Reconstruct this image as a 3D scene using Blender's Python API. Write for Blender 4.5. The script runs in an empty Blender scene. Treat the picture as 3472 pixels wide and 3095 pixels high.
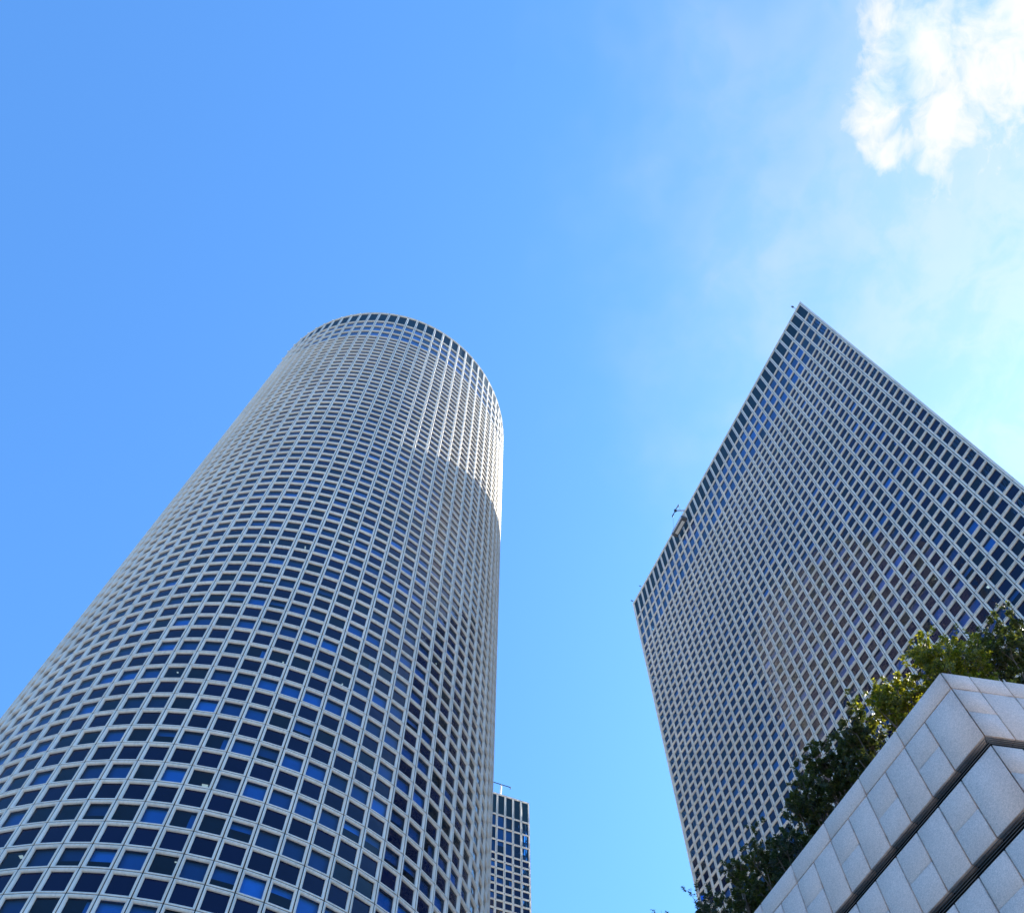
import bpy, math, random
import numpy as np
from mathutils import Matrix, Vector

random.seed(11)
rng = np.random.default_rng(11)
scene = bpy.context.scene
COL = scene.collection

# ------------------------------------------------------------------ camera
EYE = 1.6                                     # eye height of the photographer
PXW, PXH = 3472.0, 3095.0
F, PPX, PPY = 3274.8, 1736.0, 2312.0          # the photo is the upper part of a portrait frame
M = np.array([[0.9999932128187237, -0.0036843339271800286, 0.0],
              [-0.0031059224583057776, -0.8430021380348292, -0.5379012442023068],
              [0.0019818078034869097, 0.537897593369054, -0.8430078596819902]])
cam = bpy.data.cameras.new('camera')
cam.sensor_fit = 'HORIZONTAL'
cam.sensor_width = 36.0
cam.lens = 36.0 * F / PXW
cam.shift_y = (PPY - PXH / 2) / PXW
cam.clip_end = 6000
cam_ob = bpy.data.objects.new('camera', cam)
COL.objects.link(cam_ob)
mw = Matrix([list(M[i]) + [0] for i in range(3)] + [[0, 0, 0, 1]])
mw.translation = Vector((0, 0, EYE))
cam_ob.matrix_world = mw
scene.camera = cam_ob

# ------------------------------------------------------------------ sky and sun
SUN_AZ, SUN_EL = math.radians(28.6), math.radians(42.0)   # azimuth from +X towards +Y
world = bpy.data.worlds.new('World')
scene.world = world
world.use_nodes = True


class NT:
    """tiny node helper"""
    def __init__(self, tree):
        self.t = tree
        tree.nodes.clear()

    def n(self, typ, ins=None, **kw):
        nd = self.t.nodes.new(typ)
        for k, v in kw.items():
            setattr(nd, k, v)
        for k, v in (ins or {}).items():
            s = nd.inputs[k]
            if hasattr(v, 'is_output'):
                self.t.links.new(v, s)
            elif isinstance(v, bpy.types.Node):
                self.t.links.new(v.outputs[0], s)
            else:
                s.default_value = v
        return nd

    def math(self, op, a, b=0.0, c=0.0, clamp=False):
        return self.n('ShaderNodeMath', {0: a, 1: b, 2: c}, operation=op, use_clamp=clamp).outputs[0]

    def mix(self, fac, a, b, blend='MIX'):
        nd = self.n('ShaderNodeMix', {'Factor': fac, 6: a, 7: b}, data_type='RGBA', blend_type=blend)
        return nd.outputs[2]

    def ramp(self, v, lo, hi, tlo=0.0, thi=1.0, interp='SMOOTHSTEP'):
        return self.n('ShaderNodeMapRange', {'Value': v, 1: lo, 2: hi, 3: tlo, 4: thi},
                      interpolation_type=interp).outputs[0]


w = NT(world.node_tree)
sky = w.n('ShaderNodeTexSky', sky_type='NISHITA', sun_disc=False, sun_elevation=SUN_EL,
          sun_rotation=math.pi / 2 - SUN_AZ, altitude=30, air_density=1.0, dust_density=0.8, ozone_density=3.0)
skyg = w.n('ShaderNodeGamma', {'Color': sky.outputs[0], 'Gamma': 0.8}).outputs[0]
skyc = w.mix(1.0, skyg, (0.45, 0.895, 1.35, 1), 'MULTIPLY')      # the deep blue of the photo's clear air
dirn = w.n('ShaderNodeTexCoord').outputs['Generated']
sx = w.n('ShaderNodeSeparateXYZ', {0: dirn})
zz = w.math('MAXIMUM', sx.outputs[2], 0.04)
px_, py_ = w.math('DIVIDE', sx.outputs[0], zz), w.math('DIVIDE', sx.outputs[1], zz)   # flat cloud layer overhead
lay = w.n('ShaderNodeCombineXYZ', {0: px_, 1: py_, 2: 0.0}).outputs[0]
warp = w.n('ShaderNodeTexNoise', {'Vector': lay, 'Scale': 9.0, 'Detail': 3.0, 'Roughness': 0.55})
wv = w.n('ShaderNodeVectorMath', {0: warp.outputs['Color'], 1: (0.5, 0.5, 0.5)}, operation='SUBTRACT').outputs[0]
wv = w.n('ShaderNodeVectorMath', {0: wv, 'Scale': 0.09}, operation='SCALE').outputs[0]
layw = w.n('ShaderNodeVectorMath', {0: lay, 1: wv}, operation='ADD').outputs[0]
fb = w.n('ShaderNodeTexNoise', {'Vector': layw, 'Scale': 13.0, 'Detail': 9.0, 'Roughness': 0.58, 'Lacunarity': 2.1}).outputs[0]
fine = w.n('ShaderNodeTexNoise', {'Vector': layw, 'Scale': 46.0, 'Detail': 6.0, 'Roughness': 0.6}).outputs[0]
sl = w.n('ShaderNodeSeparateXYZ', {0: layw})


def blob(cx, cy, rx, ry):
    a = w.math('DIVIDE', w.math('SUBTRACT', sl.outputs[0], cx), rx)
    b = w.math('DIVIDE', w.math('SUBTRACT', sl.outputs[1], cy), ry)
    return w.math('SUBTRACT', 1.0, w.math('SQRT', w.math('ADD', w.math('MULTIPLY', a, a), w.math('MULTIPLY', b, b))))


shape = w.math('MAXIMUM', blob(0.435, -0.03, 0.13, 0.14), blob(0.390, 0.05, 0.040, 0.075))
shape = w.math('MAXIMUM', shape, blob(0.326, 0.030, 0.040, 0.060))
shape = w.math('MAXIMUM', shape, blob(0.345, 0.070, 0.050, 0.024))
shape = w.math('MAXIMUM', shape, w.math('ADD', blob(0.360, -0.01, 0.06, 0.06), 0.22))
dens = w.math('ADD', w.math('MULTIPLY', shape, 1.1), w.math('MULTIPLY', w.math('SUBTRACT', fb, 0.5), 2.0))
dens = w.math('ADD', dens, w.math('MULTIPLY', w.math('SUBTRACT', fine, 0.5), 1.0))
cover = w.ramp(dens, -0.15, 1.1)
veil = w.ramp(w.math('ADD', blob(0.50, 0.10, 0.50, 0.58), w.math('MULTIPLY', w.math('SUBTRACT', warp.outputs[0], 0.5), 0.35)), 0.0, 1.0, 0.0, 0.50)
cover = w.math('MAXIMUM', cover, veil)
CLOUD = 2.75
ccol = w.mix(w.ramp(fb, 0.35, 0.6), (CLOUD * 0.74, CLOUD * 0.90, CLOUD, 1), (CLOUD, CLOUD, CLOUD, 1))
col = w.mix(cover, skyc, ccol)
bg = w.n('ShaderNodeBackground', {'Color': col, 'Strength': 0.15})
w.n('ShaderNodeOutputWorld', {0: bg.outputs[0]})

sun = bpy.data.lights.new('sun', 'SUN')
sun.energy = 5.0
sun.angle = math.radians(0.53)
sun.color = (1.0, 0.93, 0.80)
sun_ob = bpy.data.objects.new('sun', sun)
COL.objects.link(sun_ob)
SDIR = Vector((math.cos(SUN_EL) * math.cos(SUN_AZ), math.cos(SUN_EL) * math.sin(SUN_AZ), math.sin(SUN_EL)))
sun_ob.rotation_euler = SDIR.to_track_quat('Z', 'Y').to_euler()
sun_ob.location = (200, 120, 300)

scene.view_settings.view_transform = 'Standard'
scene.view_settings.look = 'None'
scene.view_settings.gamma = 1.0
scene.view_settings.exposure = 1.35
scene.render.engine = 'CYCLES'
scene.cycles.max_bounces = 8
scene.cycles.transparent_max_bounces = 12
scene.cycles.caustics_reflective = False
scene.cycles.caustics_refractive = False


# ------------------------------------------------------------------ materials
def mat(name):
    m = bpy.data.materials.new(name)
    m.use_nodes = True
    return m, NT(m.node_tree)


def finish(nt, shader):
    nt.n('ShaderNodeOutputMaterial', {0: shader})


def rnd(nt):
    """one random number per piece, whether it is an object or an island of a joined mesh"""
    a = nt.n('ShaderNodeNewGeometry').outputs['Random Per Island']
    b = nt.n('ShaderNodeObjectInfo').outputs['Random']
    return nt.math('FRACT', nt.math('ADD', a, b))


def plain(name, colr, rough=0.6, metal=0.0, var=0.0, nscale=1.0, bump=0.0, bscale=20.0, piece=0.0, spec=0.5):
    m, nt = mat(name)
    pos = nt.n('ShaderNodeTexCoord').outputs['Object']
    c = tuple(colr) + (1,)
    if var:
        nz = nt.n('ShaderNodeTexNoise', {'Vector': pos, 'Scale': nscale, 'Detail': 6.0}).outputs[0]
        v = nt.ramp(nz, 0.3, 0.7, 1 - var, 1 + var, 'LINEAR')
        if piece:
            v = nt.math('MULTIPLY', v, nt.ramp(rnd(nt), 0, 1, 1 - piece, 1 + piece, 'LINEAR'))
        c = nt.n('ShaderNodeVectorMath', {0: c[:3], 'Scale': v}, operation='SCALE').outputs[0]
    ins = {'Base Color': c, 'Roughness': rough, 'Metallic': metal, 'Specular IOR Level': spec}
    if bump:
        bz = nt.n('ShaderNodeTexNoise', {'Vector': pos, 'Scale': bscale, 'Detail': 4.0}).outputs[0]
        ins['Normal'] = nt.n('ShaderNodeBump', {'Strength': bump, 'Distance': 0.01, 'Height': bz}).outputs[0]
    finish(nt, nt.n('ShaderNodeBsdfPrincipled', ins).outputs[0])
    return m


def concrete_material():
    m, nt = mat('white_precast')
    pos = nt.n('ShaderNodeNewGeometry').outputs['Position']
    big = nt.n('ShaderNodeTexNoise', {'Vector': pos, 'Scale': 0.09, 'Detail': 5.0}).outputs[0]
    st = nt.n('ShaderNodeVectorMath', {0: pos, 1: (5.0, 5.0, 0.35)}, operation='MULTIPLY').outputs[0]
    streak = nt.n('ShaderNodeTexNoise', {'Vector': st, 'Scale': 1.0, 'Detail': 4.0, 'Roughness': 0.6}).outputs[0]
    v = nt.ramp(big, 0.3, 0.7, 0.93, 1.05, 'LINEAR')
    v = nt.math('MULTIPLY', v, nt.ramp(streak, 0.42, 0.75, 1.03, 0.84))
    v = nt.math('MULTIPLY', v, nt.ramp(rnd(nt), 0, 1, 0.94, 1.05, 'LINEAR'))
    c = nt.n('ShaderNodeVectorMath', {0: (0.76, 0.71, 0.63), 'Scale': v}, operation='SCALE').outputs[0]
    finish(nt, nt.n('ShaderNodeBsdfPrincipled', {'Base Color': c, 'Roughness': 0.6}).outputs[0])
    return m


M_CONC = concrete_material()
M_JOINT = plain('joint_seal', (0.010, 0.013, 0.015), 0.9, spec=0.1)
M_METAL = plain('grey_metal', (0.30, 0.31, 0.32), 0.45, 0.6, var=0.15, nscale=3)
M_CRAD = plain('cradle_grey', (0.12, 0.12, 0.125), 0.5, 0.3, var=0.2, nscale=3)
M_DARKM = plain('dark_blue_metal', (0.03, 0.05, 0.09), 0.5, 0.3, var=0.2, nscale=3)
M_WHITEM = plain('white_paint', (0.75, 0.75, 0.73), 0.4)
M_CABLE = plain('steel_cable', (0.12, 0.12, 0.13), 0.5, 0.5)
M_DARK = plain('dark_interior', (0.05, 0.052, 0.055), 0.9)
M_CEIL = plain('office_ceiling', (0.16, 0.17, 0.21), 0.9)
M_ROOF = plain('roof_gravel', (0.25, 0.24, 0.22), 0.95, var=0.2, nscale=0.5)
M_SOIL = plain('soil', (0.07, 0.05, 0.035), 0.95, var=0.3, nscale=6)
M_BARK = plain('bark', (0.10, 0.075, 0.055), 0.9, var=0.3, nscale=9)
M_LAMP = plain('lamp_globe', (0.85, 0.85, 0.8), 0.25)


def wavy(nt, strength, scale):
    pos = nt.n('ShaderNodeNewGeometry').outputs['Position']
    nz = nt.n('ShaderNodeTexNoise', {'Vector': pos, 'Scale': scale, 'Detail': 1.5}).outputs[0]
    return nt.n('ShaderNodeBump', {'Strength': strength, 'Distance': 0.05, 'Height': nz}).outputs[0]


def glass_material(name, tint, ior):
    m, nt = mat(name)
    nrm = wavy(nt, 0.50, 1.1)
    r = nt.ramp(rnd(nt), 0, 1, 0.75, 1.15, 'LINEAR')
    tc = nt.n('ShaderNodeVectorMath', {0: tint, 'Scale': r}, operation='SCALE').outputs[0]
    tr = nt.n('ShaderNodeBsdfTransparent', {'Color': tc}).outputs[0]
    gl = nt.n('ShaderNodeBsdfGlossy', {'Color': (0.9, 0.95, 1, 1), 'Roughness': 0.02, 'Normal': nrm}).outputs[0]
    fr = nt.n('ShaderNodeFresnel', {'IOR': ior, 'Normal': nrm}).outputs[0]
    finish(nt, nt.n('ShaderNodeMixShader', {0: fr, 1: tr, 2: gl}).outputs[0])
    return m


def opaque_glass(name, colr, ior, var=0.25):
    m, nt = mat(name)
    nrm = wavy(nt, 0.50, 1.1)
    r = nt.ramp(rnd(nt), 0, 1, 1 - var, 1 + var, 'LINEAR')
    c = nt.n('ShaderNodeVectorMath', {0: colr, 'Scale': r}, operation='SCALE').outputs[0]
    finish(nt, nt.n('ShaderNodeBsdfPrincipled', {'Base Color': c, 'Roughness': 0.03, 'IOR': ior, 'Normal': nrm}).outputs[0])
    return m


M_GLASS = glass_material('blue_glass', (0.13, 0.45, 0.90), 1.42)
M_SPAN = opaque_glass('navy_spandrel_glass', (0.0015, 0.006, 0.035), 1.32)
M_MECH = plain('dark_plant_louvre', (0.010, 0.035, 0.055), 0.55, var=0.15, nscale=2.0, piece=0.15, spec=0.15)


def blind_material():
    m, nt = mat('roller_blind')
    r = nt.ramp(rnd(nt), 0, 1, 0.25, 1.0, 'LINEAR')
    c = nt.n('ShaderNodeVectorMath', {0: (0.78, 0.80, 0.82), 'Scale': r}, operation='SCALE').outputs[0]
    finish(nt, nt.n('ShaderNodeBsdfPrincipled', {'Base Color': c, 'Roughness': 0.9}).outputs[0])
    return m


M_BLIND = blind_material()


def emit_material(name, colr, strength):
    m, nt = mat(name)
    finish(nt, nt.n('ShaderNodeEmission', {'Color': tuple(colr) + (1,), 'Strength': strength}).outputs[0])
    return m


M_LIT = emit_material('ceiling_light', (1.0, 0.42, 0.23), 1.2)


def granite_material():
    m, nt = mat('grey_granite')
    pos = nt.n('ShaderNodeNewGeometry').outputs['Position']
    obj = nt.n('ShaderNodeTexCoord').outputs['Object']
    sp = nt.n('ShaderNodeTexNoise', {'Vector': pos, 'Scale': 38.0, 'Detail': 6.0, 'Roughness': 0.8}).outputs[0]
    vo = nt.n('ShaderNodeTexVoronoi', {'Vector': pos, 'Scale': 90.0}).outputs['Color']
    vs = nt.n('ShaderNodeSeparateXYZ', {0: vo}).outputs[0]
    big = nt.n('ShaderNodeTexNoise', {'Vector': pos, 'Scale': 1.3, 'Detail': 5.0, 'Roughness': 0.6}).outputs[0]
    v = nt.ramp(sp, 0.32, 0.68, 0.80, 1.20, 'LINEAR')
    v = nt.math('MULTIPLY', v, nt.ramp(vs, 0.0, 1.0, 0.86, 1.12, 'LINEAR'))
    v = nt.math('MULTIPLY', v, nt.ramp(big, 0.3, 0.7, 0.94, 1.05, 'LINEAR'))
    v = nt.math('MULTIPLY', v, nt.ramp(nt.n('ShaderNodeObjectInfo').outputs['Random'], 0, 1, 0.98, 1.02, 'LINEAR'))
    c = nt.n('ShaderNodeVectorMath', {0: (0.70, 0.545, 0.47), 'Scale': v}, operation='SCALE').outputs[0]
    # dirt creeping in from the panel edges (uses the panel's own generated coordinates)
    g = nt.n('ShaderNodeTexCoord').outputs['Generated']
    gs = nt.n('ShaderNodeSeparateXYZ', {0: g})
    ex = nt.math('ABSOLUTE', nt.math('SUBTRACT', gs.outputs[0], 0.5))
    ez = nt.math('ABSOLUTE', nt.math('SUBTRACT', gs.outputs[2], 0.5))
    e = nt.math('MAXIMUM', ex, ez)
    stain = nt.n('ShaderNodeTexNoise', {'Vector': pos, 'Scale': 4.0, 'Detail': 6.0, 'Roughness': 0.7}).outputs[0]
    k = nt.math('MULTIPLY', nt.ramp(e, 0.44, 0.5), nt.ramp(stain, 0.45, 0.7))
    c2 = nt.mix(nt.math('MULTIPLY', k, 0.40), c, (0.16, 0.14, 0.13, 1))
    bp = nt.n('ShaderNodeBump', {'Strength': 0.25, 'Distance': 0.004, 'Height': sp}).outputs[0]
    finish(nt, nt.n('ShaderNodeBsdfPrincipled', {'Base Color': c2, 'Roughness': 0.7, 'Normal': bp}).outputs[0])
    return m


M_GRAN = granite_material()


def leaf_material(name, c1, c2, c3):
    m, nt = mat(name)
    r = rnd(nt)
    cr = nt.n('ShaderNodeValToRGB', {0: r})
    el = cr.color_ramp.elements
    el[0].color, el[1].color = tuple(c1) + (1,), tuple(c3) + (1,)
    el[1].position = 0.95
    x = el.new(0.55)
    x.color = tuple(c2) + (1,)
    pr = nt.n('ShaderNodeBsdfPrincipled', {'Base Color': cr.outputs[0], 'Roughness': 0.5, 'Specular IOR Level': 0.35}).outputs[0]
    tcol = nt.n('ShaderNodeVectorMath', {0: cr.outputs[0], 1: (1.8, 1.9, 0.6)}, operation='MULTIPLY').outputs[0]
    tl = nt.n('ShaderNodeBsdfTranslucent', {'Color': tcol}).outputs[0]
    finish(nt, nt.n('ShaderNodeMixShader', {0: 0.45, 1: pr, 2: tl}).outputs[0])
    return m


M_LEAF = leaf_material('evergreen_leaf', (0.028, 0.038, 0.017), (0.052, 0.065, 0.025), (0.11, 0.105, 0.038))
M_LEAF2 = leaf_material('sunlit_yellow_leaf', (0.06, 0.075, 0.014), (0.14, 0.14, 0.022), (0.30, 0.26, 0.04))  # sunlight on the foliage put into a yellower, brighter leaf colour
M_LEAF3 = leaf_material('grey_green_leaf', (0.02, 0.032, 0.026), (0.036, 0.05, 0.038), (0.07, 0.08, 0.055))


# ------------------------------------------------------------------ object helpers
def tag(o, label=None, cat=None, group=None, kind=None):
    if label:
        o['label'] = label
    if cat:
        o['category'] = cat
    if group:
        o['group'] = group
    if kind:
        o['kind'] = kind
    return o


def empty(name, loc, rz=0.0):
    o = bpy.data.objects.new(name, None)
    COL.objects.link(o)
    o.location = loc
    o.rotation_euler = (0, 0, rz)
    o.empty_display_size = 0.5
    return o


def mesh_np(name, verts, quads, mats, midx=None, smooth=False):
    me = bpy.data.meshes.new(name)
    verts = np.asarray(verts, np.float32)
    quads = np.asarray(quads, np.int32)
    nv, nf, k = len(verts), len(quads), quads.shape[1]
    me.vertices.add(nv)
    me.vertices.foreach_set('co', verts.ravel())
    me.loops.add(nf * k)
    me.loops.foreach_set('vertex_index', quads.ravel())
    me.polygons.add(nf)
    me.polygons.foreach_set('loop_start', np.arange(0, nf * k, k, dtype=np.int32))
    for m_ in mats:
        me.materials.append(m_)
    if midx is not None:
        me.polygons.foreach_set('material_index', np.asarray(midx, np.int32))
    if smooth:
        me.polygons.foreach_set('use_smooth', np.ones(nf, bool))
    me.update(calc_edges=True)
    me.validate()
    return me


def link(name, me, parent=None, mat4=None):
    o = bpy.data.objects.new(name, me)
    COL.objects.link(o)
    if parent is not None:
        o.parent = parent
    if mat4 is not None:
        o.matrix_local = mat4
    return o


class MB:
    """mesh builder for mixed polygons"""
    def __init__(self):
        self.v, self.f, self.m = [], [], []

    def box(self, cx, cy, cz, sx, sy, sz, R=None, mi=0, bev=0.0):
        b = len(self.v)
        pts = [Vector((x * sx / 2, y * sy / 2, z * sz / 2)) for z in (-1, 1) for y in (-1, 1) for x in (-1, 1)]
        for p in pts:
            q = (R @ p if R is not None else p) + Vector((cx, cy, cz))
            self.v.append(tuple(q))
        for f in ((0, 2, 3, 1), (4, 5, 7, 6), (0, 1, 5, 4), (2, 6, 7, 3), (0, 4, 6, 2), (1, 3, 7, 5)):
            self.f.append([b + i for i in f])
            self.m.append(mi)
        return self

    def bar(self, a, c, r0, r1=None, n=6, mi=0):
        a, c = Vector(a), Vector(c)
        r1 = r0 if r1 is None else r1
        d = (c - a).normalized()
        u = d.orthogonal().normalized()
        v = d.cross(u)
        b = len(self.v)
        for p, r in ((a, r0), (c, r1)):
            for i in range(n):
                t = 2 * math.pi * i / n
                self.v.append(tuple(p + u * (r * math.cos(t)) + v * (r * math.sin(t))))
        for i in range(n):
            j = (i + 1) % n
            self.f.append([b + i, b + j, b + n + j, b + n + i])
            self.m.append(mi)
        self.f.append([b + i for i in range(n)][::-1])
        self.f.append([b + n + i for i in range(n)])
        self.m += [mi, mi]
        return self

    def prism(self, poly, z0, z1, mi=0):
        b, n = len(self.v), len(poly)
        for z in (z0, z1):
            for p in poly:
                self.v.append((p[0], p[1], z))
        for i in range(n):
            j = (i + 1) % n
            self.f.append([b + i, b + j, b + n + j, b + n + i])
            self.m.append(mi)
        self.f.append([b + i for i in range(n)][::-1])
        self.f.append([b + n + i for i in range(n)])
        self.m += [mi, mi]
        return self

    def build(self, name, mats, parent=None, smooth=False):
        me = bpy.data.meshes.new(name)
        me.from_pydata(self.v, [], self.f)
        mats = mats if isinstance(mats, (list, tuple)) else [mats]
        for m_ in mats:
            me.materials.append(m_)
        for p, i in zip(me.polygons, self.m):
            p.material_index = i
            p.use_smooth = smooth
        me.update()
        return link(name, me, parent)


# ------------------------------------------------------------------ the setting
def ground():
    m, nt = mat('plaza_paving')
    pos = nt.n('ShaderNodeNewGeometry').outputs['Position']
    br = nt.n('ShaderNodeTexBrick', {'Vector': pos, 'Color1': (0.29, 0.27, 0.24, 1), 'Color2': (0.26, 0.24, 0.215, 1),
                                     'Mortar': (0.09, 0.085, 0.08, 1), 'Scale': 1.2, 'Mortar Size': 0.012}).outputs[0]
    nz = nt.n('ShaderNodeTexNoise', {'Vector': pos, 'Scale': 0.4, 'Detail': 6.0}).outputs[0]
    c = nt.mix(nt.ramp(nz, 0.35, 0.7, 0, 0.35), br, (0.13, 0.12, 0.11, 1))
    finish(nt, nt.n('ShaderNodeBsdfPrincipled', {'Base Color': c, 'Roughness': 0.8}).outputs[0])
    b = MB()
    b.v = [(-2500, -2500, 0), (2500, -2500, 0), (2500, 2500, 0), (-2500, 2500, 0)]
    b.f, b.m = [[0, 1, 2, 3]], [0]
    tag(b.build('ground', m), kind='structure')


ground()

# ------------------------------------------------------------------ facades
TALL, MED, ROW = 6.335, 3.6735, 1.9955      # plant floor, three high floors, then half-storey rows
RIM = 0.14
MARG, DEEP = 0.195, 0.21
_ptpl = {}


def panel_template(wd, ht):
    key = (round(wd, 4), round(ht, 4))
    if key in _ptpl:
        return _ptpl[key]
    rings = [(0.0, -0.035), (0.036, -0.035), (0.036, 0.0), (0.105, 0.0), (0.120, -0.03), (MARG, -0.045), (MARG, -DEEP)]
    v = []
    for ins, y in rings:
        a, b = wd / 2 - ins, ht / 2 - ins
        v += [(-a, y, -b), (a, y, -b), (a, y, b), (-a, y, b)]
    q, mi = [], []
    for r in range(len(rings) - 1):
        for i in range(4):
            j = (i + 1) % 4
            # outward normal is +Y
            q.append((r * 4 + j, r * 4 + i, (r + 1) * 4 + i, (r + 1) * 4 + j))
            mi.append(1 if r == 0 else 0)
    _ptpl[key] = (np.array(v, float), np.array(q), np.array(mi))
    return _ptpl[key]


def quad_template(x0, x1, z0, z1, y, y1=None):
    """upright quad facing +Y, or (with y1) a ceiling quad from depth y to y1 at height z1"""
    if y1 is None:
        return np.array([(x0, y, z0), (x1, y, z0), (x1, y, z1), (x0, y, z1)], float)[[1, 0, 3, 2]]
    return None


def project(P):
    c = (P - np.array([0, 0, EYE])) @ M
    z = np.maximum(-c[..., 2], 1e-3)
    return np.stack([PPX + F * c[..., 0] / z, PPY - F * c[..., 1] / z], -1), -c[..., 2]


class Facade:
    def __init__(self):
        self.C, self.T, self.N, self.S, self.K, self.R = [], [], [], [], [], []

    def cell(self, c, t, n, wd, ht, kind, room=True):
        self.C.append(c)
        self.T.append(t)
        self.N.append(n)
        self.S.append((wd, ht))
        self.K.append(kind)
        self.R.append(room)


def rows_of(top, zmin):
    """(z_low, z_high, kind) from the top down"""
    out = []
    z = top - RIM
    out.append((top - TALL, z, 'plant'))
    z = top - TALL
    for _ in range(3):
        out.append((z - MED, z, 'high'))
        z -= MED
    i = 0
    while z - ROW > zmin:
        out.append((z - ROW, z, 'vision' if i % 2 else 'spandrel'))
        z -= ROW
        i += 1
    return out, z


def build_facade(fac, root, nbig, taper=0.0, room=3.2, light_rate=0.06, blinds_down=0.0):
    C, T, N = np.array(fac.C), np.array(fac.T), np.array(fac.N)
    S, K = np.array(fac.S), np.array(fac.K)
    Zv = np.array([0, 0, 1.0])
    cnr = np.stack([C + sgx * T * S[:, :1] / 2 + sgz * Zv * S[:, 1:] / 2 for sgx, sgz in ((-1, -1), (1, -1), (1, 1), (-1, 1))], 1)
    uv, dep = project(cnr)
    x, y = uv[..., 0], uv[..., 1]
    area = 0.5 * np.abs((x[:, 0] - x[:, 2]) * (y[:, 1] - y[:, 3]) - (x[:, 1] - x[:, 3]) * (y[:, 0] - y[:, 2]))
    ctr = uv.mean(1)
    face = ((np.array([0, 0, EYE]) - C) * N).sum(1) > 0
    vis = face & (dep.min(1) > 0) & (ctr[:, 0] > -40) & (ctr[:, 0] < PXW + 40) & (ctr[:, 1] > -40) & (ctr[:, 1] < PXH + 40)
    area = np.where(vis, area, 0)
    inv = root.matrix_basis.inverted()

    def mat4(i):
        t, n, c = T[i], N[i], C[i]
        m_ = Matrix(((t[0], n[0], 0, c[0]), (t[1], n[1], 0, c[1]), (0, 0, 1, c[2]), (0, 0, 0, 1)))
        return inv @ m_

    IR = np.array(inv.to_3x3())
    IT = np.array(inv.translation)

    def bake(idx, tpl, quads, mi):
        """join cells idx of one size into arrays in the root's space"""
        A = np.stack([T[idx], N[idx], np.repeat(Zv[None], len(idx), 0)], 1)      # rows: local axes in world
        V = np.einsum('vk,ikw->ivw', tpl, A) + C[idx][:, None, :]
        V = V @ IR.T + IT
        nv = len(tpl)
        Q = quads[None] + (np.arange(len(idx)) * nv)[:, None, None]
        return V.reshape(-1, 3), Q.reshape(-1, quads.shape[1]), np.tile(mi, len(idx))

    def emit(name, mats, groups, kind='stuff'):
        vs, qs, ms, off = [], [], [], 0
        for v, q, m_ in groups:
            vs.append(v)
            qs.append(q + off)
            ms.append(m_)
            off += len(v)
        if vs:
            o = link(name, mesh_np(name, np.concatenate(vs), np.concatenate(qs), mats, np.concatenate(ms)), root)
            tag(o, kind=kind)

    sizes = sorted(set(map(tuple, S)))

    panel_of = {}

    def part(name, sel, tplf, mats):
        """the nbig largest of a kind as objects, the rest joined"""
        order = sel[np.argsort(-area[sel], kind='stable')]
        big = [i for i in order[:nbig] if area[i] > 0]
        bigset = set(big)
        meshes = {}
        for i in big:
            key = tuple(S[i])
            if key not in meshes:
                v, q, mi = tplf(*key)
                meshes[key] = mesh_np(name, v, q, mats, mi)
            if name == 'facade_panel':
                panel_of[i] = link(name, meshes[key], root, mat4(i))
            elif i in panel_of:
                link(name, meshes[key], panel_of[i])
            else:
                link(name, meshes[key], root, mat4(i))
        groups = []
        for sz in sizes:
            idx = np.array([i for i in sel if tuple(S[i]) == sz and i not in bigset], int)
            if len(idx):
                groups.append(bake(idx, *tplf(*sz)))
        emit(name, mats, groups)

    Q1 = np.array([[0, 1, 2, 3]])
    Z1 = np.array([0])

    def pane(wd, ht):
        a, b = wd / 2 - MARG + 0.005, ht / 2 - MARG + 0.005
        return quad_template(-a, a, -b, b, -DEEP + 0.03), Q1, Z1

    allc = np.arange(len(C))
    glz = np.isin(K, ('vision', 'high'))
    part('facade_panel', allc, panel_template, [M_CONC, M_JOINT])
    part('window_pane', allc[glz], pane, [M_GLASS])
    part('spandrel_pane', allc[K == 'spandrel'], pane, [M_SPAN])
    part('plant_floor_screen', allc[K == 'plant'], pane, [M_MECH])
    # behind the clear glass: ceilings, back walls, blinds at various heights, some lit fittings
    rooms, blinds, lits = [], [], []
    gi = allc[glz & np.array(fac.R)]
    for sz in sizes:
        idx = np.array([i for i in gi if tuple(S[i]) == sz], int)
        if not len(idx):
            continue
        wd, ht = sz
        a0, a1, zt = wd / 2 - 0.01, (wd / 2 - 0.01) * (1 - taper * room), ht / 2 - 0.10
        zb = -ht / 2 - 0.4
        tpl = np.array([(-a0, -0.22, zt), (a0, -0.22, zt), (a1, -room, zt), (-a1, -room, zt),
                        (-a1, -room, zb), (a1, -room, zb)], float)
        rooms.append(bake(idx, tpl, np.array([[0, 1, 2, 3], [3, 2, 5, 4]]), np.array([0, 1])))
        # blinds in a handful of lengths
        pick = rng.random(len(idx))
        pick = np.where(rng.random(len(idx)) < blinds_down, rng.random(len(idx)) * 0.42, pick)
        if ht > 3:
            pick = np.where(rng.random(len(idx)) < 0.85, 0.1, pick)
        for lo, hi, frac in ((0.0, 0.30, 1.0), (0.30, 0.42, 0.75), (0.42, 0.52, 0.5), (0.52, 0.60, 0.28)):
            ii = idx[(pick >= lo) & (pick < hi)]
            if len(ii):
                z1_, z0_ = ht / 2 - 0.14, ht / 2 - 0.14 - (ht - 0.28) * frac
                blinds.append(bake(ii, quad_template(-a0 + 0.03, a0 - 0.03, z0_, z1_, -0.46), Q1, Z1))
        ii = idx[(pick > 0.62) & (pick < 0.70)]          # side panels: half-drawn blinds
        if len(ii):
            blinds.append(bake(ii, quad_template(-a0 + 0.03, -a0 * 0.3, -ht / 2 + 0.14, ht / 2 - 0.14, -0.46), Q1, Z1))
        ii = idx[pick > 1 - light_rate]
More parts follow.
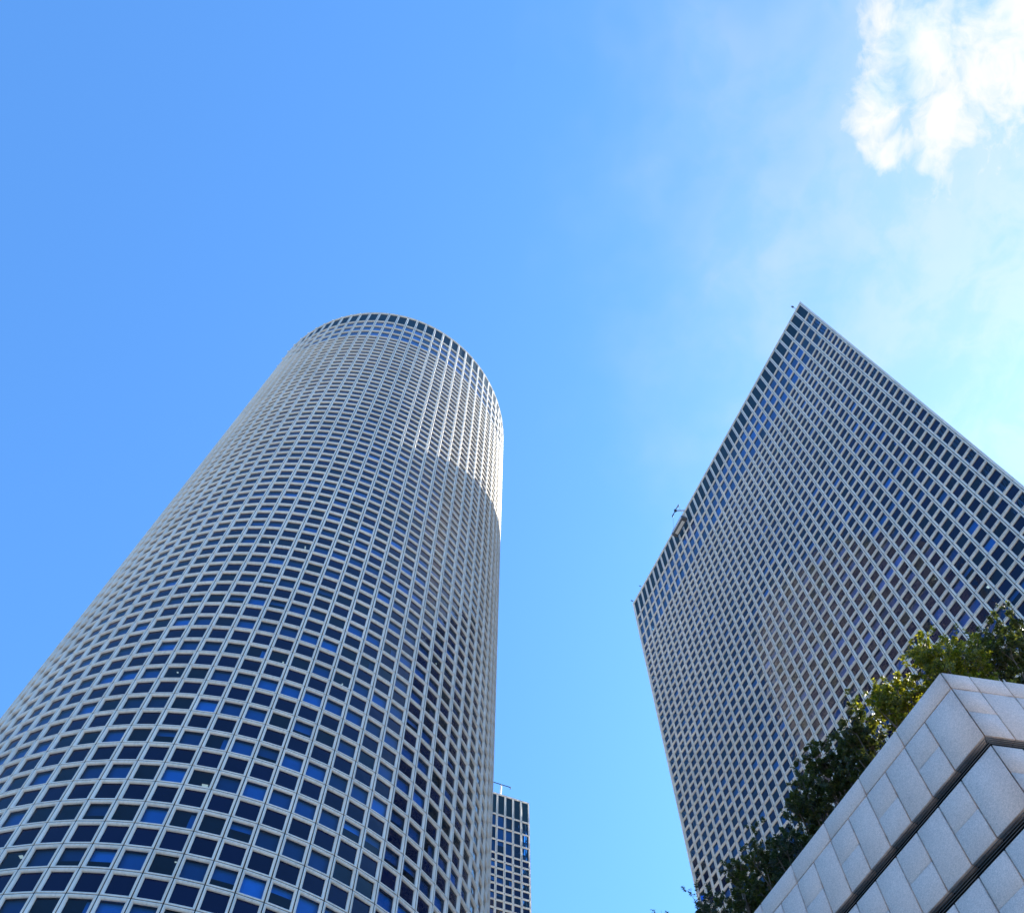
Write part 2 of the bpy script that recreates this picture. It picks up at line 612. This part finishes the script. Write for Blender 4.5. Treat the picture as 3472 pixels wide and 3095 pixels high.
        if len(ii):
            for gsub in range(8):
                sub = ii[gsub::8]
                if len(sub):
                    x0 = rng.uniform(-0.55, 0.35)
                    d0 = rng.uniform(-1.3, -0.45)
                    sw, sd = ((0.26, 0.26), (0.10, 0.55), (0.40, 0.34), (0.12, 0.12))[gsub % 4]
                    x1, d1 = x0 + sw, d0 - sd
                    t2 = np.array([(x0, d0, zt - 0.03), (x1, d0, zt - 0.03), (x1, d1, zt - 0.03), (x0, d1, zt - 0.03)], float)
                    lits.append(bake(sub, t2, Q1, Z1))
    emit('office_interior', [M_CEIL, M_DARK], rooms)
    emit('roller_blind', [M_BLIND], blinds)
    emit('ceiling_light', [M_LIT], lits)


def arc_ring(cx, cy, r0, r1, z0, z1, n):
    """closed ring of rectangular section"""
    v, q = [], []
    for i in range(n):
        a = 2 * math.pi * i / n
        s, c = math.sin(a), -math.cos(a)
        v += [(cx + r0 * s, cy + r0 * c, z0), (cx + r1 * s, cy + r1 * c, z0), (cx + r1 * s, cy + r1 * c, z1), (cx + r0 * s, cy + r0 * c, z1)]
    for i in range(n):
        j = (i + 1) % n
        for k in range(4):
            l = (k + 1) % 4
            q.append((i * 4 + k, i * 4 + l, j * 4 + l, j * 4 + k))
    return v, q


# ---- round tower
RC, RR, RTOP, NCOL = (-25.2626, 61.6297), 23.40, 187.0, 84
PH = -0.8599


def round_tower():
    root = empty('round_tower', (RC[0], RC[1], 0))
    tag(root, 'tall white round tower with a grid of blue windows', 'tower')
    dl = 2 * math.pi / NCOL
    rows, zend = rows_of(RTOP, 26.0)
    fac = Facade()
    wd = 2 * RR * math.sin(dl / 2)
    ra = RR * math.cos(dl / 2)
    for k in range(NCOL):
        a = PH + dl * (k + 0.5)
        n = np.array([math.sin(a), -math.cos(a), 0])
        t = np.array([math.cos(a), math.sin(a), 0])
        for z0, z1, kd in rows:
            fac.cell(np.array([RC[0], RC[1], 0]) + n * ra + np.array([0, 0, (z0 + z1) / 2]), t * -1, n, round(wd, 4), round(z1 - z0, 4), kd)
    build_facade(fac, root, 300, taper=1 / RR, light_rate=0.09, blinds_down=0.22)
    # solid pieces
    b = MB()
    v, q = arc_ring(0, 0, RR - 0.45, RR + 0.04, RTOP - RIM, RTOP, NCOL * 2)
    b.v, b.f, b.m = v, [list(x) for x in q], [0] * len(q)
    o = b.build('parapet', M_CONC, root)
    core = MB()
    core.prism([(math.sin(2 * math.pi * i / 60) * (RR - 4.2), -math.cos(2 * math.pi * i / 60) * (RR - 4.2)) for i in range(60)], 0, RTOP - 3)
    core.build('core', M_DARK, root)
    base = MB()
    base.prism([(math.sin(PH + dl * i) * (RR - 0.1), -math.cos(PH + dl * i) * (RR - 0.1)) for i in range(NCOL)], 0, zend)
    base.build('base_wall', M_CONC, root)
    rf = MB()
    rf.prism([(math.sin(PH + dl * i) * (RR - 0.46), -math.cos(PH + dl * i) * (RR - 0.46)) for i in range(NCOL)], RTOP - 2.2, RTOP - 1.4)
    rf.build('roof', M_ROOF, root)
    # small white lamps on the heads of the mullions, on the side away from the sun
    lm = MB()
    me = None
    for k in range(-5, 11):
        a = PH + dl * k
        p = (math.sin(a) * (RR + 0.08), -math.cos(a) * (RR + 0.08), RTOP - 0.8)
        if me is None:
            rr, seg, st = 0.19, 10, 6
            vv, ff = [], []
            for i in range(st + 1):
                th = math.pi * i / st
                for j in range(seg):
                    ph = 2 * math.pi * j / seg
                    vv.append((rr * math.sin(th) * math.cos(ph), rr * math.sin(th) * math.sin(ph), rr * math.cos(th)))
            for i in range(st):
                for j in range(seg):
                    ff.append((i * seg + j, (i + 1) * seg + j, (i + 1) * seg + (j + 1) % seg, i * seg + (j + 1) % seg))
            me = mesh_np('roof_lamp', vv, ff, [M_LAMP], smooth=True)
        link('roof_lamp', me, root, Matrix.Translation(p))


round_tower()

# ---- triangular tower
TA = np.array([23.8124, 89.1332])
TTH, TW, TN, TTOP = -1.173, 1.6017, 38, 168.784 + EYE
TD = np.array([math.cos(TTH), math.sin(TTH)])
TNRM = np.array([TD[1], -TD[0]])               # towards the plaza
TRIM = 0.27


def tri_tower():
    root = empty('triangular_tower', (TA[0], TA[1], 0))
    tag(root, 'white triangular tower with sharp corners and a window grid, in shade', 'tower')
    side = TN * TW + 2 * TRIM
    p0 = TA - TD * TRIM
    corners = [p0, p0 + TD * side]
    mid = (corners[0] + corners[1]) / 2
    corners.append(mid - TNRM * side * math.sqrt(3) / 2)
    rows, zend = rows_of(TTOP, 20.0)
    fac = Facade()
    cen = sum(corners) / 3
    for e in range(3):
        a, b = corners[e], corners[(e + 1) % 3]
        d = (b - a) / np.linalg.norm(b - a)
        n = np.array([d[1], -d[0]])
        if n @ (a - cen) < 0:
            n = -n
        n3, t3 = np.array([n[0], n[1], 0]), np.array([d[0], d[1], 0])
        sg = -1.0 if np.cross(t3, n3)[2] < 0 else 1.0
        for k in range(TN):
            q = a + d * (TRIM + TW * (k + 0.5))
            for z0, z1, kd in rows:
                fac.cell(np.array([q[0], q[1], (z0 + z1) / 2]), t3 * sg, n3, TW, round(z1 - z0, 4), kd, 3 <= k < TN - 3)
    build_facade(fac, root, 300, room=2.6, light_rate=0.04, blinds_down=0.45)
    L = lambda p: (p[0] - TA[0], p[1] - TA[1])
    # corner posts, one piece per row with an open joint between
    for e in range(3):
        a, b, c = corners[e], corners[(e + 1) % 3], corners[e - 1]
        d1 = (b - a) / np.linalg.norm(b - a)
        d2 = (c - a) / np.linalg.norm(c - a)
        m_ = MB()
        poly = [L(a + d1 * (TRIM - 0.02)), L(a), L(a + d2 * (TRIM - 0.02))]
        ar = (poly[1][0] - poly[0][0]) * (poly[2][1] - poly[0][1]) - (poly[1][1] - poly[0][1]) * (poly[2][0] - poly[0][0])
        if ar < 0:
            poly = poly[::-1]
        for z0, z1, kd in rows:
            m_.prism(poly, z0 + 0.02, z1 - 0.02)
        m_.build('corner_post', M_CONC, root)

    def inset(dd):
        return [L(cen + (p - cen) * (1 - dd / (side / (2 * math.sqrt(3))))) for p in corners]

    def ring(i0, i1, z0, z1, name, m_):
        o, i = inset(i0), inset(i1)
        b = MB()
        b.v = [(p[0], p[1], z) for z in (z0, z1) for p in o] + [(p[0], p[1], z) for z in (z0, z1) for p in i]
        for k in range(3):
            j = (k + 1) % 3
            b.f += [[k, j, 3 + j, 3 + k], [6 + j, 6 + k, 9 + k, 9 + j], [3 + k, 3 + j, 9 + j, 9 + k], [j, k, 6 + k, 6 + j]]
            b.m += [0] * 4
        b.build(name, m_, root)
    ring(-0.03, 0.45, TTOP - RIM, TTOP, 'parapet', M_CONC)
    MB().prism(inset(3.4), 0, TTOP - 3).build('core', M_DARK, root)
    MB().prism(inset(0.1), 0, zend).build('base_wall', M_CONC, root)
    MB().prism(inset(0.46), TTOP - 2.2, TTOP - 1.4).build('roof', M_ROOF, root)


tri_tower()

# ---- square tower
QC = np.array([3.60, 126.37])
QTH, QW, QN, QTOP = math.radians(21.63), 1.70, 24, 154.0


def square_tower():
    root = empty('square_tower', (QC[0], QC[1], 0))
    tag(root, 'square white tower with blue windows, mostly hidden behind the round tower', 'tower')
    d = np.array([math.cos(QTH), math.sin(QTH)])
    n0 = np.array([-d[1], d[0]])             # away from the plaza
    tr = 0.10
    side = QN * QW + 2 * tr
    c0 = QC.copy()
    corners = [c0 - d * side, c0, c0 + n0 * side, c0 - d * side + n0 * side]
    cen = sum(corners) / 4
    rows, zend = rows_of(QTOP, 60.0)
    fac = Facade()
    for e in range(4):
        a, b = corners[e], corners[(e + 1) % 4]
        dd = (b - a) / np.linalg.norm(b - a)
        n = np.array([dd[1], -dd[0]])
        n3, t3 = np.array([n[0], n[1], 0]), np.array([dd[0], dd[1], 0])
        for k in range(QN):
            q = a + dd * (tr + QW * (k + 0.5))
            for z0, z1, kd in rows:
                fac.cell(np.array([q[0], q[1], (z0 + z1) / 2]), -t3, n3, QW, round(z1 - z0, 4), kd, 1 <= k < QN - 2)
    build_facade(fac, root, 140, room=2.6)
    L = lambda p: (p[0] - QC[0], p[1] - QC[1])

    def inset(x):
        f = 1 - x / (side / 2)
        return [L(cen + (p - cen) * f) for p in corners]
    for e in range(4):
        a, b, c = corners[e], corners[(e + 1) % 4], corners[e - 1]
        d1, d2 = (b - a) / np.linalg.norm(b - a), (c - a) / np.linalg.norm(c - a)
        m_ = MB()
        for z0, z1, kd in rows:
            m_.prism([L(a), L(a + d1 * (tr - 0.01)), L(a + d1 * (tr - 0.01) + d2 * (tr - 0.01)), L(a + d2 * (tr - 0.01))], z0 + 0.02, z1 - 0.02)
        m_.build('corner_post', M_CONC, root)
    o, i = inset(-0.03), inset(0.45)
    b = MB()
    z0, z1 = QTOP - RIM, QTOP
    b.v = [(p[0], p[1], z) for z in (z0, z1) for p in o] + [(p[0], p[1], z) for z in (z0, z1) for p in i]
    for k in range(4):
        j = (k + 1) % 4
        b.f += [[k, j, 4 + j, 4 + k], [8 + j, 8 + k, 12 + k, 12 + j], [4 + k, 4 + j, 12 + j, 12 + k], [j, k, 8 + k, 8 + j]]
        b.m += [0] * 4
    b.build('parapet', M_CONC, root)
    MB().prism(inset(3.4), 0, QTOP - 3).build('core', M_DARK, root)
    MB().prism(inset(0.1), 0, zend).build('base_wall', M_CONC, root)
    MB().prism(inset(0.46), QTOP - 2.2, QTOP - 1.4).build('roof', M_ROOF, root)


square_tower()


# ------------------------------------------------------------------ granite podium wall with planter
HW = 13.0 + EYE
PC = np.array([6.784, 8.078])
D1 = np.array([-0.38526, 0.92281])
N1 = np.array([0.92281, 0.38526])            # inward
D2 = np.array([0.98833, 0.15235])
N2 = np.array([-0.15235, 0.98833])           # inward
SC = 1.3


def podium():
    root = empty('granite_podium', (PC[0], PC[1], 0))
    tag(root, 'grey granite clad podium with dark louvre bands and planted rim', 'building')
    TH = 0.12
    L1, L2 = 13.5, 9.0
    # backing body, just behind the slabs
    p0 = np.zeros(2)
    ins = 0.20
    den = D1 @ N2                            # corner of the backing: inset from both walls
    cor = D1 * (ins / (D1 @ N2)) * 1.0 + D2 * (ins / (D2 @ N1)) * 1.0
    a = cor + D1 * L1
    b_ = cor + D2 * L2
    poly = [tuple(cor), tuple(b_), tuple(b_ + N2 * 3 + D1 * 6), tuple(a + N1 * 4), tuple(a)]
    MB().prism(poly, 0, HW - 0.35).build('backing_wall', M_JOINT, root)
    # planter soil
    sc2 = cor + D1 * 0.3 + D2 * 0.3
    MB().prism([tuple(sc2), tuple(b_ + N2 * 0.25), tuple(b_ + N2 * 3 + D1 * 6), tuple(a + N1 * 4), tuple(a + N1 * 0.25)], HW - 0.345, HW - 0.22).build('planter_soil', M_SOIL, root)
    cache = {}

    def slab(name, D, N, s0, s1, z0, z1, gap, th=TH, m_=M_GRAN, miter=None):
        """a slab on wall D from s0 to s1; outer face on the wall line"""
        key = (name, round(s1 - s0, 3), round(z1 - z0, 3), round(gap, 3), th, m_.name, miter, tuple(D))
        wdt, hgt = s1 - s0 - gap, z1 - z0 - gap
        if key not in cache:
            cr = 0.003
            x0, x1 = -wdt / 2, wdt / 2
            ring = []
            for y, c in ((0.0, cr), (cr, 0.0), (th, 0.0)):
                xl, xr = x0 + c, x1 - c
                if miter == 'l':
                    xl = x0 + (y * MIT[tuple(D)])
                ring += [(xl, y, -hgt / 2 + c), (xr, y, -hgt / 2 + c), (xr, y, hgt / 2 - c), (xl, y, hgt / 2 - c)]
            f = [(0, 1, 2, 3)]
            for r in range(2):
                for i in range(4):
                    j = (i + 1) % 4
                    f.append((r * 4 + i, (r + 1) * 4 + i, (r + 1) * 4 + j, r * 4 + j))
            f.append((11, 10, 9, 8))
            cache[key] = mesh_np(name, ring, f, [m_])
        q = D * (s0 + s1) / 2
        mt = Matrix(((D[0], N[0], 0, q[0]), (D[1], N[1], 0, q[1]), (0, 0, 1, (z0 + z1) / 2), (0, 0, 0, 1)))
        return link(name, cache[key], root, mt)

    cang = math.acos(float(D1 @ D2))
    cot = 1 / math.tan(cang / 2)
    MIT = {tuple(D1): cot, tuple(D2): cot}
    u = SC
    cop, pan, lou = 0.355 * u, 0.965 * u, 0.165 * u
    G, g = 0.024, 0.002
    walls = ((D1, N1, L1, [0.0] + [0.94 * u + 0.828 * u * i for i in range(11)], [0.0] + [0.532 * u + 0.414 * u * i for i in range(22)]),
             (D2, N2, L2, [0.0] + [0.37 * u + 0.425 * u * i for i in range(14)], [0.0] + [0.37 * u + 0.425 * u * i for i in range(14)]))
    for wi, (D, N, L, cj, pj) in enumerate(walls):
        cj = [s for s in cj if s < L]
        pj = [s for s in pj if s < L]
        for i in range(len(cj) - 1):
            slab('coping_slab', D, N, cj[i], cj[i + 1], HW - cop, HW, G, th=0.30, miter='l' if i == 0 else None)
        z = HW - cop
        for band in range(6):
            for i in range(len(pj) - 1):
                # tall slabs; every second one is made of two stones with a hairline joint
                split = (i + (0 if wi == 0 else 1)) % 2 == 1
                if split:
                    zm = z - pan * 0.5
                    slab('granite_slab', D, N, pj[i], pj[i + 1], zm - G / 2 + g / 2, z, G, miter='l' if i == 0 else None)
                    slab('granite_slab', D, N, pj[i], pj[i + 1], z - pan, zm + G / 2 - g / 2, G, miter='l' if i == 0 else None)
                else:
                    slab('granite_slab', D, N, pj[i], pj[i + 1], z - pan, z, G, miter='l' if i == 0 else None)
            z -= pan
            # louvre band: five thin blades in a dark slot, in lengths between every second joint
            for k in range(4):
                zb = z - lou * (k + 0.75) / 4.5
                stops = pj[::2] + ([] if len(pj) % 2 else [pj[-1]])
                for i in range(len(stops) - 1):
                    slab('louvre_blade', D, N, stops[i], stops[i + 1], zb - 0.006, zb + 0.006, 0.003, th=0.012, m_=M_BLADE)
            z -= lou
    return root


M_BLADE = plain('bronze_louvre', (0.13, 0.115, 0.11), 0.5, 0.3)
podium()


# ------------------------------------------------------------------ planting
def shrub(name, label, pos, hw, top, nleaf, leafm, seed, group='shrubs in the planter on the podium', sparse=False, leafsize=0.062, depth=0.55):
    r = random.Random(seed)
    top *= 1.15
    root = empty(name, pos)
    tag(root, label, 'shrub', group)
    stem = MB()
    tips = []
    nb = 9 if not sparse else 8
    base = Vector((0, 0, 0))
    ax1 = Vector((D1[0], D1[1], 0))
    ax2 = Vector((N1[0], N1[1], 0))
    for i in range(nb):
        a = 2 * math.pi * (i + r.random()) / nb
        rad = r.uniform(0.15, 0.95)
        hh = top * (1.0 - 0.45 * rad * rad) * r.uniform(0.72, 1.0)
        end = ax1 * (math.cos(a) * hw * rad) + ax2 * (math.sin(a) * depth * rad) + Vector((0, 0, hh))
        midp = end * 0.5 + Vector((r.uniform(-.1, .1), r.uniform(-.1, .1), 0.1))
        s0 = base + ax1 * r.uniform(-.25, .25) * hw
        stem.bar(s0, midp, 0.022, 0.014, 5)
        stem.bar(midp, end, 0.014, 0.005, 5)
        for k in range(7 if not sparse else 5):
            f = r.uniform(0.25, 1.0)
            p = s0.lerp(midp, f * 2) if f < 0.5 else midp.lerp(end, f * 2 - 1)
            dv = Vector((r.uniform(-1, 1), r.uniform(-1, 1), r.uniform(-0.1, 1.0))).normalized()
            ln = r.uniform(0.18, 0.42) * (hw / 0.55)
            e2 = p + dv * ln
            stem.bar(p, e2, 0.007, 0.003, 4)
            tips.append((p, e2, 1.0))
        tips.append((midp, end, 1.4))
    stem.build('stem', M_BARK, root)
    # leaf sprays: whorls of narrow leaves along every twig
    n_t = len(tips)
    V, Fq = [], []
    per = max(6, nleaf * 2 // (n_t * 4))
    for (p, e, wgt) in tips:
        for spray in range(4):
            c = p.lerp(e, r.uniform(0.35, 1.05)) + Vector((r.gauss(0, .07), r.gauss(0, .07), r.gauss(0, .06)))
            axis = ((e - p).normalized() + Vector((r.gauss(0, .6), r.gauss(0, .6), r.gauss(0.2, .5)))).normalized()
            u = axis.orthogonal().normalized()
            v = axis.cross(u)
            sl = r.uniform(0.08, 0.20)
            for k in range(int(per * wgt)):
                t = r.random()
                a = k * 2.399 + r.uniform(-.4, .4)
                out = (u * math.cos(a) + v * math.sin(a))
                d = (out + axis * r.uniform(0.1, 1.1)).normalized()
                b0 = c + axis * (t * sl) + out * 0.006
                ln = leafsize * r.uniform(0.6, 1.15)
                wl = ln * r.uniform(0.26, 0.36)
                sd = d.cross(axis)
                if sd.length < 1e-3:
                    sd = u
                sd = sd.normalized()
                nn = sd.cross(d)
                q = len(V)
                m1 = b0 + d * (ln * 0.5) + nn * (ln * 0.06)
                tip = b0 + d * ln - nn * (ln * 0.10)
                V += [tuple(b0), tuple(m1 + sd * wl), tuple(tip), tuple(m1 - sd * wl)]
                Fq.append((q, q + 1, q + 2, q + 3))
    me = mesh_np('foliage', V, Fq, [leafm])
    o = link('foliage', me, root)
    tag(o, kind='stuff')
    return root


def on_wall1(s, ins=0.62):
    q = PC + D1 * s + N1 * ins
    return (q[0], q[1], HW - 0.22)


def on_wall2(s, ins=0.62):
    q = PC + D2 * s + N2 * ins
    return (q[0], q[1], HW - 0.22)


SH = [
    # (s, half width, top, leaves, material, label)
    (0.35, 0.50, 1.95, 3600, M_LEAF2, 'yellow green sunlit shrub standing at the granite corner'),
    (1.35, 0.60, 2.15, 5200, M_LEAF2, 'sunlit yellow green rounded shrub, next to the one at the granite corner'),
    (2.30, 0.55, 2.25, 5000, M_LEAF, 'dark green shrub, third along the long granite wall from the corner'),
    (3.20, 0.62, 2.80, 6500, M_LEAF, 'tallest dense dark shrub on the long granite wall'),
    (4.05, 0.52, 2.55, 5600, M_LEAF, 'dense dark green shrub, fifth from the granite corner along the long wall'),
    (4.85, 0.45, 1.95, 2600, M_LEAF3, 'thin grey green shrub with gaps between two dense dark shrubs'),
    (5.65, 0.52, 2.35, 5000, M_LEAF, 'dark green shrub, third from the lower end of the hedge'),
    (6.55, 0.55, 2.45, 5200, M_LEAF, 'dark green shrub, second from the lower end of the hedge'),
    (7.65, 0.60, 2.60, 3200, M_LEAF3, 'loose shrub covering the foot of the triangular tower edge'),
]
for i, (s, hw, top, nl, lm_, lab) in enumerate(SH):
    shrub('shrub', lab, on_wall1(s), hw, top, nl, lm_, 40 + i)
shrub('shrub', 'sparse young shrub seen against the sky at the bottom edge', on_wall1(9.9), 0.85, 4.0, 2000, M_LEAF3, 77, sparse=True, leafsize=0.075)
SR = [(1.25, 0.55, 2.15, 5000, M_LEAF2, 'olive shrub behind the short granite wall, right of the corner'),
      (2.05, 0.55, 2.60, 5200, M_LEAF, 'brownish green shrub in the middle of the short granite wall'),
      (2.95, 0.52, 3.75, 7000, M_LEAF, 'tall dark shrub rising at the right edge of the picture'),
      (3.75, 0.50, 3.70, 6500, M_LEAF3, 'tall grey green shrub cut off by the right edge')]
for i, (s, hw, top, nl, lm_, lab) in enumerate(SR):
    shrub('shrub', lab, on_wall2(s), hw, top, nl, lm_, 90 + i)


# ------------------------------------------------------------------ roof cranes and cleaning cradle
def tri_pt(c, off, z):
    q = TA + TD * (TW * c) + TNRM * off
    return Vector((q[0], q[1], TTOP + z))


def roof_crane_tri():
    o = tri_pt(13.4, -2.5, -1.4)
    root = empty('roof_crane', o)
    tag(root, 'dark roof crane with T shaped boom reaching over the edge of the triangular tower', 'crane')
    P = lambda c, off, z: tri_pt(c, off, z) - o
    b = MB()
    b.box(0, 0, 0.5, 1.6, 1.2, 1.0, Matrix.Rotation(TTH, 3, 'Z'))
    b.build('carriage', M_METAL, root)
    MB().bar(Vector((0, 0, 0.9)), P(13.3, -1.6, 1.0), 0.16, 0.14, 8).bar(P(13.3, -1.6, 1.0), P(12.6, 1.3, 0.75), 0.15, 0.11, 8).build('jib', M_METAL, root)
    MB().bar(P(12.6, 1.3, 0.55), P(12.6, 1.3, 0.95), 0.26, 0.26, 10).build('pivot', M_DARKM, root)
    sb = MB().bar(P(11.95, 1.3, 0.62), P(12.6, 1.3, 0.85), 0.10, 0.07, 6).bar(P(12.6, 1.3, 0.85), P(13.25, 1.3, 0.78), 0.07, 0.10, 6)
    sb = sb.build('spreader_beam', M_DARKM, root)
    for c in (11.95, 13.25):
        MB().bar(P(c - 0.12, 1.3, 0.5), P(c + 0.12, 1.3, 0.85), 0.13, 0.10, 8).build('sheave_head', M_DARKM, sb)


def cradle():
    o = tri_pt(12.1, 0.85, -5.0)
    root = empty('cleaning_cradle', o)
    tag(root, 'grey window cleaning cradle hanging by cables on the triangular tower', 'cradle')
    R = Matrix.Rotation(TTH, 3, 'Z')
    W2, D2_, H2 = 3.6, 1.0, 1.35

    def loc(x, y, z):                         # x along the wall, y outward (to the plaza)
        return R @ Vector((x, -y, z)) if (R @ Vector((0, -1, 0))).xy.dot(Vector(TNRM)) > 0 else R @ Vector((x, y, z))
    f = MB()
    p = loc(0, 0, 0.06)
    f.box(p.x, p.y, p.z, W2, D2_, 0.07, R)
    f.build('floor', M_CRAD, root)
    u = MB()
    p = loc(0, 0, -0.02)
    u.box(p.x, p.y, p.z, W2 - 0.9, D2_ - 0.45, 0.08, R)
    u.build('belly_pan', M_WHITEM, root)
    for y in (-D2_ / 2, D2_ / 2):
        g = MB()
        p = loc(0, y, 0.32)
        g.box(p.x, p.y, p.z, W2, 0.03, 0.42, R)
        g.build('side_panel', M_CRAD, root)
        rl = MB()
        rl.bar(loc(-W2 / 2, y, H2), loc(W2 / 2, y, H2), 0.03)
        for k in range(5):
            xx = -W2 / 2 + W2 * k / 4
            rl.bar(loc(xx, y, 0.1), loc(xx, y, H2), 0.022)
        rl.build('guard_rail', M_METAL, root)
    for x in (-W2 / 2, W2 / 2):
        e = MB()
        p = loc(x, 0, 0.5)
        e.box(p.x, p.y, p.z, 0.34, D2_ + 0.06, 0.85, R)
        hb = e.build('hoist_box', M_CRAD, root)
        s = MB()
        s.bar(loc(x, -0.3, 0.9), loc(x, 0, 1.9), 0.03).bar(loc(x, 0.3, 0.9), loc(x, 0, 1.9), 0.03)
        s.build('stirrup', M_WHITEM, hb)
        top = tri_pt(11.95 if x < 0 else 13.25, 1.3, 0.5) - o
        a = loc(x, 0, 1.9)
        dd = tri_pt(13, 0, 0) - tri_pt(12, 0, 0)
        if a.dot(dd) < 0:
            top = tri_pt(11.95, 1.3, 0.5) - o
        else:
            top = tri_pt(13.25, 1.3, 0.5) - o
        MB().bar(a, top, 0.018, 0.018, 4).build('cable', M_CABLE, hb)


def roof_crane_square():
    d = np.array([math.cos(QTH), math.sin(QTH)])
    n0 = np.array([-d[1], d[0]])
    q = QC - d * (QW * 3.35) + n0 * 2.2
    root = empty('roof_crane', (q[0], q[1], QTOP - 1.4))
    tag(root, 'white roof crane with thin dark crossbar on top of the square tower', 'crane')
    d3, n3 = Vector((d[0], d[1], 0)), Vector((n0[0], n0[1], 0))
    MB().box(0, 0, 0.4, 1.4, 1.2, 0.8, Matrix.Rotation(QTH, 3, 'Z')).build('carriage', M_WHITEM, root)
    hub = -n3 * 2.3 + Vector((0, 0, 4.3)) - d3 * 0.5
    MB().bar((0, 0, 0.7), hub, 0.22, 0.17, 8).build('mast', M_WHITEM, root)
    cb = MB().bar(hub - d3 * 2.0 + Vector((0, 0, .1)), hub + d3 * 2.0 + Vector((0, 0, .1)), 0.10, 0.10, 6).build('crossbar', M_DARKM, root)
    for s in (-1, 1):
        e = hub + d3 * (2.0 * s)
        MB().bar(e + Vector((0, 0, .2)), e - Vector((0, 0, 0.45)), 0.12, 0.09, 6).build('sheave_head', M_DARKM, cb)


def roof_mast(c, off, h, lean, label, head=0.16):
    o = tri_pt(c, off, -0.02)
    root = empty('roof_mast', o)
    tag(root, label, 'mast', 'small masts on the roof edge of the triangular tower')
    n3 = Vector((TNRM[0], TNRM[1], 0))
    e = n3 * lean + Vector((0, 0, h))
    MB().bar((0, 0, 0), e, 0.045, 0.04, 6).build('pole', M_METAL, root)
    MB().bar(e - n3 * 0.15, e + n3 * 0.22 + Vector((0, 0, -0.06)), head, head * 0.8, 8).build('head', M_DARKM, root)


roof_crane_tri()
cradle()
roof_crane_square()
roof_mast(37.35, -0.2, 1.1, 0.55, 'dark headed camera mast beside the high right corner of the triangular tower')
roof_mast(2.2, -0.2, 0.9, 0.35, 'short thin mast on the roof edge near the lower left corner of the triangular tower', 0.10)
roof_mast(0.15, -0.2, 0.35, 0.55, 'tiny lamp arm sticking out at the lower left roof corner of the triangular tower', 0.12)
